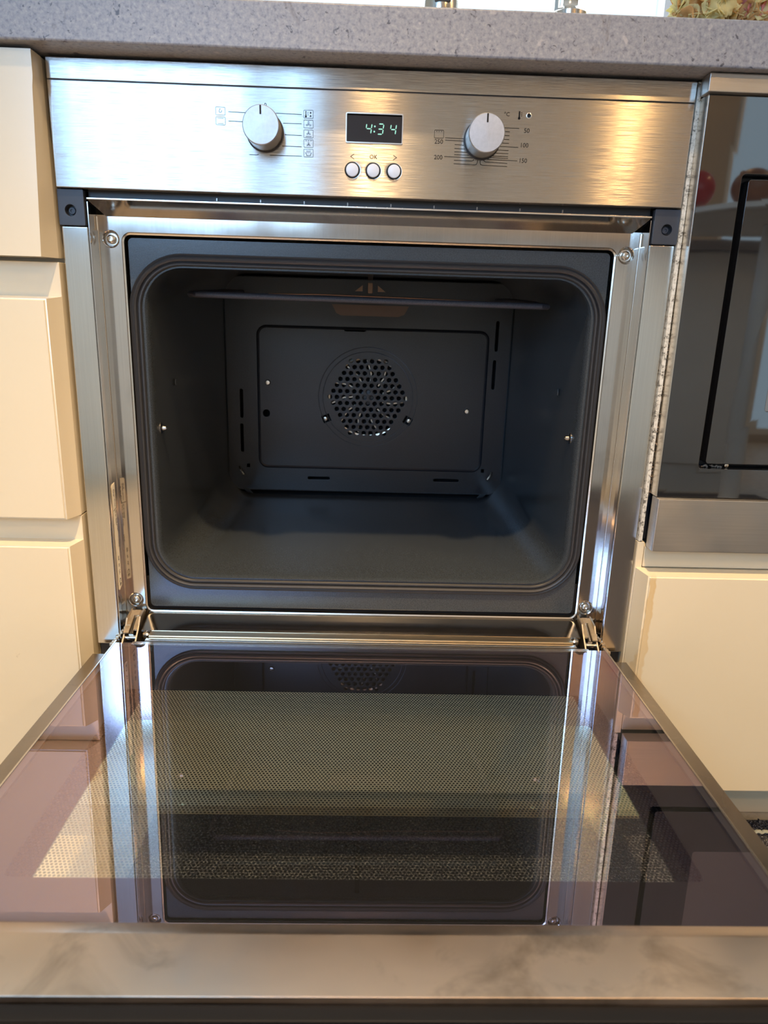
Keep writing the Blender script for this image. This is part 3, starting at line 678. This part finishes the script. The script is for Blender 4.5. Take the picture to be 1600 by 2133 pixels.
for x, z in ((-261.5, -150.8), (260.7, -150.8), (-261.4, -540), (260, -540)):
    s_ = MB().lathe((x, 40, z), [(4.6, 0), (4.6, 3.6), (4.2, 5.2), (3.0, 6.2), (1.9, 6.3), (1.9, 4.4), (0.1, 4.4)], (0, -1, 0), 28).obj('screw', M['screw'], OV)
    m = MB(); m.lathe((x, 34.6, z), [(8.6, 0), (8.3, 0.7), (7.4, 0.2), (6.6, -2.4), (5.9, -4.8), (0.1, -4.9)], (0, -1, 0), 32, caps=False); m.obj('screw_dish', M['frame'], s_, 'pressed dish around the screw')
    m = MB(); m.lathe((x, 39.8, z), [(6.3, 0), (6.3, 1.3), (5.9, 1.7), (4.7, 1.7)], (0, -1, 0), 28); m.obj('washer', M['screw'], s_)
# bottom return and sill
MB().add([(-247, 34.5, -555), (247, 34.5, -555), (247, 2, -563), (-247, 2, -563), (-247, 35.5, -556.5), (247, 35.5, -556.5), (247, 2, -565), (-247, 2, -565)],
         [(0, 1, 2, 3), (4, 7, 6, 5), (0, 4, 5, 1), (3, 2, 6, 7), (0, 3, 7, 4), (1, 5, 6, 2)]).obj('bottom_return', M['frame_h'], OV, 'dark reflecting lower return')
MB().box(-236, 236, -10, 3, -567, -563.4, 0.6).obj('sill_strip', M['sill'], OV, 'pale brass-like sill strip')
for x in (-239.5, 239): MB().lathe((x, -3, -567), [(5, 0), (5, 2), (4, 4.2), (2, 5.2), (0.1, 5.3)], (0, -.35, 1), 18).obj('sill_screw', M['screw'], OV)
MB().box(-297, 297, 12, 34, -600, -583).obj('base_gap_shade', M['black'], OV, 'black fill for the shaded gap under the frame')  # black box put in as the shade of the gap below the oven
MB().box(-290, 290, 40.5, 560, -596, -556).obj('lower_casing', M['black'], OV)

# enamel flange, gasket, cavity
ho = rr(-234.5, 234.5, -513.5, -176, 42, 12)
plate(rr(-246.5, 246.5, -550, -148.5, 5, 5), [ho], 40, 42, 0.3).obj('enamel_flange', M['enamel'], OV)
MB().box(-252, 252, 42.5, 44, -556, -514).obj('flange_backing', M['dark'], OV)
def ring_at(d, y): return [(x, y, z) for x, z in rr(-234.5-d, 234.5+d, -513.5-d, -176+d, 42+d, 12)]
gp = [(1.8, 40.2), (1.8, 38.0), (2.8, 36.6), (4.2, 36.4), (5.2, 37.6), (5.8, 37.8), (6.6, 35.4), (8.2, 34.4), (9.8, 35.4), (10.4, 37.6), (11.2, 37.4), (12.3, 36.4), (13.6, 37.4), (14.0, 40.2)]
MB().loft([ring_at(d, y) for d, y in gp]+[ring_at(gp[0][0], gp[0][1])]).obj('door_gasket', M['gasket'], OV)
# cavity: pressed lip, then slightly tapering box with rounded corners
def cav(d, y, r=42, zt=0, zb=0): return [(x, y, z) for x, z in rr(-234.5+d, 234.5-d, -513.5+d*.55+zb, -176-d*.2+zt, r, 12)]
rings = [cav(-1.6, 41.2, 43.5), cav(-.6, 39.4, 42.6), cav(1.2, 39.2, 41), cav(3.2, 41.5, 39), cav(4.4, 46, 38, 3), cav(5, 60, 38, 8), cav(6.5, 90, 38, 12), cav(9, 200, 38, 14), cav(11, 300, 38, 14), cav(12.5, 404, 38, 14)]
MB().loft(rings).obj('cavity_lining', M['enamel'], OV, ang=50)
def outer(d, y): return [(x, y, z) for x, z in rr(-240, 240, -520, -158, 40, 12)]
MB().loft([outer(0, 44.5), outer(0, 430)], cap1=True).obj('cavity_shell', M['dark'], OV)
# back panel with punched holes
holes = []
cx0, cz0, pit, rh = 0.5, -346.0, 10.9, 3.5
counts = [6, 7, 8, 9, 10, 11, 12, 11, 10, 9, 8, 7, 6]
for i, n_ in enumerate(counts):
    for j in range(n_): holes.append(circ(cx0+(j-(n_-1)/2)*pit, cz0+(6-i)*pit*.866, rh, 12))
def slot(x, z, w_, h): return rr(x-w_/2, x+w_/2, z-h/2, z+h/2, min(w_, h)/2*.98, 4)
holes += [slot(-199, -360, 5, 46), slot(-199.5, -415, 5, 46), slot(199, -246, 5, 46), slot(198, -305, 5, 46), slot(-21.7, -241.7, 34, 6), slot(-76.7, -478.4, 36, 5), slot(131.6, -477.5, 42, 5), slot(-160, -374.5, 11, 12),
          rr(-193, -188, -463, -457, .5, 2), rr(188, 193, -463, -457, .5, 2)]
def rot_rect(x, z, w_, h, a): c_, s_ = math.cos(a), math.sin(a); return [(x+px*c_-pz*s_, z+px*s_+pz*c_) for px, pz in ((-w_/2, -h/2), (w_/2, -h/2), (w_/2, h/2), (-w_/2, h/2))]
holes += [rot_rect(-65, -380.5, 13, 12, .4), rot_rect(65, -381, 13, 12, -.5)]
bp = plate(rr(-221.5, 221.5, -499.5, -168, 22, 10), holes, 404, 406, 0.5).obj('back_panel', M['enamel_back_shade'], OV)
def frame_ring(x0, x1, z0, z1, r, w_, y, h, n=8):
    a, b, c_ = rr(x0, x1, z0, z1, r, n), rr(x0+w_, x1-w_, z0+w_, z1-w_, max(r-w_, 1), n), rr(x0+w_*.5, x1-w_*.5, z0+w_*.5, z1-w_*.5, r-w_*.5, n)
    return MB().loft([[(x, y+.2, z) for x, z in a], [(x, y-h, z) for x, z in c_], [(x, y+.2, z) for x, z in b]])
frame_ring(-174, 188, -463, -238, 16, 5, 404, 1.4).obj('pressed_ridge', M['enamel_back_shade'], bp)
frame_ring(-222.5, 222.5, -500.5, -167, 22, 2.2, 404, 1.8).obj('panel_edge_bead', M['enamel'], bp)
for R_ in (78, 71):
    a = [(cx0+R_*math.cos(t_), cz0+R_*math.sin(t_)) for t_ in [2*PI*i/64 for i in range(64)]]
    MB().tube([(x, 404, z) for x, z in a], 0.55, 6, True).obj('fan_cover_ring', M['enamel_back_shade'], bp)
for x, z in ((-157, -326), (158.5, -363.5)):
    s_ = MB().lathe((x, 404.5, z), [(4.6, 0), (4.4, 2), (3, 3.2), (1.6, 3.3), (1.5, 2.2), (.1, 2.2)], (0, -1, 0), 20).obj('panel_screw', M['screw'], bp)
for x, s_ in ((-201, 1), (202, -1)): MB().tube([(x-s_*3, 403, -462), (x-s_*1, 399, -466), (x+s_*3, 399, -473), (x+s_*4, 403, -475)], 2.0, 8).obj('rack_hook', M['screw'], bp)
for x, a in ((-67, .4), (67, -.5)): MB().lathe((x, 412, -382), [(3.4, 0), (3.0, 3), (.1, 3.6)], (0, -1, 0), 12).obj('cover_tab', M['hinge'], bp)
# fan behind the holes
MB().lathe((cx0, 418, cz0), [(88, 0), (88, -4)], (0, -1, 0), 40).obj('fan_chamber', M['dark'], OV)
fan = MB().lathe((cx0, 417, cz0), [(14, 0), (12, 6), (4, 7), (.1, 7)], (0, -1, 0), 24).obj('fan_hub', M['black'], OV)
FB = mat('fan_blade_metal', (0.42, 0.37, 0.30), 0.38, 1.0)
for k in range(11):
    a = 2*PI*k/11+.3; 
    m = MB(); m.prism([(24, -1), (38, -.4), (57, 4), (57, 5), (38, .6), (24, 0)], -1, 6)
    m.xf(lambda v, c_=math.cos(a), s_=math.sin(a): (cx0+v.x*c_-(v.z*2-v.y*.5)*s_, 411+v.y*.8, cz0+v.x*s_+(v.z*2-v.y*.5)*c_)).obj('fan_blade', FB, fan)
MB().tube([(cx0+62*math.cos(2*PI*i/48), 411, cz0+62*math.sin(2*PI*i/48)) for i in range(48)], 3.2, 8, True).obj('ring_element', M['hinge'], OV)
# rack studs in the side walls
for s in (-1, 1):
    MB().lathe((s*229.6, 62, -345), [(6.5, 0), (6.5, .8), (5.2, 1.6), (3, 2.2), (2.6, 5.5), (1.2, 6.8), (.1, 7)], (-s, 0, 0), 24).obj('rack_stud', M['screw'], OV)
    MB().lathe((s*226, 120, -300), [(4.5, 0), (4, 1), (.1, 1.4)], (-s, 0, 0), 16).obj('wall_dimple', M['enamel'], OV)
    for k in range(4): MB().tube([(s*(196-k*3), 385-k*2, -492.5), (s*(190-k*3), 388-k*2, -500)], .9, 6).obj('guide_pin', M['enamel'], OV)
# grill element under the roof
pts = [(-190, 380, -192), (-203, 330, -193), (-208, 200, -197.5),  (-209, 182, -198.5), (-212, 160, -199.5), (-209, 138, -200), (-200, 130, -200.3)]
pts = pts+[(x, 130, -200.3-2.2*(x+200)/400) for x in (-150, -75, 0, 75, 150)]+[(200, 130, -202.5), (209, 138, -202.5), (212, 160, -202), (209, 182, -201), (208, 200, -199), (203, 330, -194), (190, 380, -194)]
GE = enamel_mat('sooty_element_tube', (0.045, 0.047, 0.06), 0.55)
SOOT = mat('sooty_brown_metal', (0.20, 0.13, 0.09), 0.5, 0.8)
ge = MB().tube(pts, 3.6, 12).obj('grill_element', GE, OV)
MB().tube([(-120, 150, -197), (-60, 146, -196), (40, 150, -197), (190, 148, -199.5)], 0.9, 6).obj('element_wire', SOOT, ge)
MB().prism([(-50, -206), (-44, -217), (-38, -220), (38, -220), (46, -217), (52, -206)], 246, 254).obj('element_bracket', mat('browned_bracket', (0.10, 0.065, 0.045), 0.5, 0.6), ge, 'brown scorched bracket')
m = MB(); 
m.prism([(-18, -191), (-9, -184), (-9, -191)], 150, 154); m.prism([(18, -191), (9, -184), (9, -191)], 150, 154); m.box(-3, 3, 148, 156, -193, -181, 1)
m.obj('element_clip', SOOT, ge)
MB().box(-3, 3, 60, 240, -175, -171).obj('roof_rail', M['dark'], OV)

# rating plate on the left inner wall
st = MB().add([(-272.0, 14, -401), (-272.6, 30, -398), (-273.4, 31.5, -399.5), (-273.4, 31.5, -514), (-272.9, 28, -518), (-272.0, 14, -521), (-271.7, 13, -519.5), (-271.7, 13, -402.5)],
              [(0, 1, 2, 3, 4, 5, 6, 7)])
m = MB(); ol = [(14, -403), (15.5, -401), (32, -398.5), (33, -400), (33, -515), (32, -517), (15.5, -521), (14, -519.5)]
def wx(y): return -271.9-(y-8)*0.093
m.add([(wx(y), y, z) for y, z in ol]+[(wx(y)+.35, y, z) for y, z in ol], [tuple(range(8)), tuple(range(15, 7, -1))]+[(i, (i+1) % 8, 8+(i+1) % 8, 8+i) for i in range(8)])
stk = m.obj('rating_plate', M['paper'], OV, 'cream rating label with small print')
def on_wall(z0, y0):
    return lambda a, b, c: (wx(y0+b)+.42+c, y0+b, z0-a)
text_mb('Miele', 0, 0, 9.5, 0, align='LEFT', rot=on_wall(-408, 28)).obj('lettering', M['print'], stk, smooth=False)
for s_, z_, y_, sz in (('H 2161 B', -430, 28.5, 4.2), ('230 V ~ 50 Hz  3.4 kW', -430, 24.5, 2.6), ('Nr. 00 / 000000', -430, 21, 2.6), ('Gütersloh Germany', -406, 21, 2.4), ('Typ HE', -406, 18, 2.4), ('VDE', -464, 26, 5.0), ('CE', -508, 20, 8.0), ('GS   N   UL', -482, 20, 4.5)):
    text_mb(s_, 0, 0, sz, 0, align='LEFT', rot=on_wall(z_, y_)).obj('lettering', M['print'], stk, smooth=False)
m = MB(); m.box(-.05, .05, 14.5, 32.5, -427.4, -426.8); m.xf(lambda v: (wx(v.y)+.45+v.x, v.y, v.z-(32-v.y)*.12)).obj('print_rule', M['print'], stk, smooth=False)

# ================================================================ hinges
for s in (-1, 1):
    def X(a): return s*a
    h = MB(); 
    h.prism([(30, -548), (34, -574), (-8, -580), (-10, -572), (4, -560), (12, -551)], *sorted((X(250), X(251.6))), axis='x')
    hg = h.obj('hinge', M['hinge'], OV, 'greasy steel door hinge')
    m = MB(); m.prism([(30, -549), (34, -574), (-10, -581), (-12, -573), (2, -562), (10, -552)], *sorted((X(264), X(265.6))), axis='x'); m.obj('hinge_plate', M['hinge'], hg)
    m = MB(); m.prism([(26, -550), (27, -552), (6, -562), (4, -560)], *sorted((X(251.8), X(256)), ), axis='x'); m.obj('hinge_bridge', M['hinge'], hg)
    m = MB(); m.prism([(26, -550), (27, -552), (6, -560), (5, -558)], *sorted((X(260), X(264)), ), axis='x'); m.obj('hinge_bridge', M['hinge'], hg)
    MB().lathe((X(252), -1, -571), [(3.2, 0), (3.2, 12.5)], (s, 0, 0), 14).obj('hinge_pin', M['screw'], hg)
    MB().tube([(X(257.5), 20, -556), (X(257.5), -2, -567)], 2.6, 10).obj('hinge_spring_rod', M['screw'], hg)
    cov = MB()
    for (xa, xb, pts_) in ((251, 255, [(26, -549.5), (27, -551), (0, -563), (-1, -561)]), (259.5, 265, [(26, -549.5), (27, -551), (-4, -565), (-5, -563)]), (254, 260, [(26, -549), (27, -550.5), (19, -554), (18, -552)])):
        cov = MB().prism(pts_, *sorted((X(xa), X(xb))), axis='x'); cov.obj('hinge_cover', M['hinge'], hg)
    m = MB()
    rnd = random.Random(31+s)
    for k in range(9):
        a = 267+k*1.5; y_ = 16-k*2.6; z_ = -563-k*1.9+rnd.uniform(-1, 1)
        m.box(*sorted((X(a-2), X(a+1.6))), y_-2, y_+1.5, z_-1.8, z_+1.4, .5)
    m.obj('hinge_catch', M['hinge'], hg, 'stepped catch')
    MB().prism([(-9, -580), (14, -566), (20, -576), (0, -583)], *sorted((X(252), X(263.5))), axis='x').obj('hinge_well', M['dark'], hg)

# ================================================================ door (open, tilted up about one degree)
TI = 0.0181
def tilt(v): return (v.x, v.y, v.z-TI*v.y)
def D(mb, name, m, parent, label=None, **k): return mb.xf(tilt).obj(name, m, parent, label, **k)
ZI = -565.3
door = D(plate([(-297.5, -452), (297.5, -452), (297.5, -12), (-297.5, -12)], [[(-262, -394), (262, -394), (262, -30), (-262, -30)]], -589.5, -586, 0, axis='z'), 'oven_door', M['door_steel'], OV, 'opened oven door lying level')
# side profiles between inner and outer pane
for s in (-1, 1):
    x0, x1 = sorted((s*262, s*267.0)); D(MB().box(x0, x1, -398, -22, -586, ZI-2, .4), 'side_profile', M['black'], door)
    x0, x1 = sorted((s*266.6, s*268.4)); D(MB().box(x0, x1, -399, -20, ZI-6, ZI+.4, .35), 'pane_trim', M['glass_edge'], door, 'bright metal edge beside the inner glass')
ip = MB(); ip.box(-267, 267, -400, -26, ZI-4, ZI)
ip.mi = [0 if all(abs(ip.v[i].z-ZI) < .01 for i in f) else 1 for f in ip.f]
D(ip, 'inner_glass', [M['inner_glass'], M['pane_clear']], door, 'mirror-like inner glass with pinkish sheen', smooth=False)
D(plate([(-267, -400), (267, -400), (267, -26), (-267, -26)], [rr(-226, 226, -359, -118, 6, 5)], ZI-5.2, ZI-4.4, 0, axis='z'), 'printed_border', M['mask'], door, 'black printed border around the window')
og = MB().box(-262, 262, -394, -30, -589.4, -586.2); zt = max(v.z for v in og.v)
og.mi = [0 if all(abs(og.v[i].z-zt) < .01 for i in f) else 1 for f in og.f]
D(og, 'outer_glass', [M['outer_glass'], M['pane_clear']], door, 'outer glass printed with a fine black dot pattern', smooth=False)
D(plate([(-297.4, -452), (297.4, -452), (297.4, -12), (-297.4, -12)], [rr(-219, 219, -372, -70, 5, 4)], -592.5, -589.8, 0, axis='z'), 'outer_border', M['mask'], door, 'black back of the outer front')
# rear edge strips near the hinges
D(MB().box(-238, 238, -18, -11, ZI-5, ZI-.5, .6), 'rear_rail', M['rim'], door, 'steel rear rail')
D(MB().box(-250, 250, -26, -19.5, ZI-3.5, ZI-1.2, .4), 'rear_rail', M['glass_edge'], door, 'thin steel rear lip')
D(MB().box(-262, 262, -25.5, -12, -585.8, ZI-6), 'rear_closing', M['black'], door)
# front end profile
bm_ = MB().prism([(-398, -583), (-398, ZI-.4), (-400.5, ZI+1.8), (-409, ZI+4.8), (-411.5, ZI+5.2), (-449.7, ZI+5.2), (-450, ZI+4.9), (-450, -583)], -297.5, 297.5, axis='x')
D(bm_, 'end_profile', M['end_steel'], door, 'smudged steel end strip nearest the camera', ang=25)
D(MB().box(-297.5, 297.5, -460, -450.3, -592, ZI+1.0, 1.2), 'end_cap', M['mask'], door, 'black end face')
m = MB()
D(MB().tube([(-250, -425, -632), (250, -425, -632)], 9, 16), 'handle', M['mw_steel'], door)
for x in (-230, 230): D(MB().tube([(x, -425, -593), (x, -425, -626)], 7, 12), 'handle_post', M['mw_steel'], door)
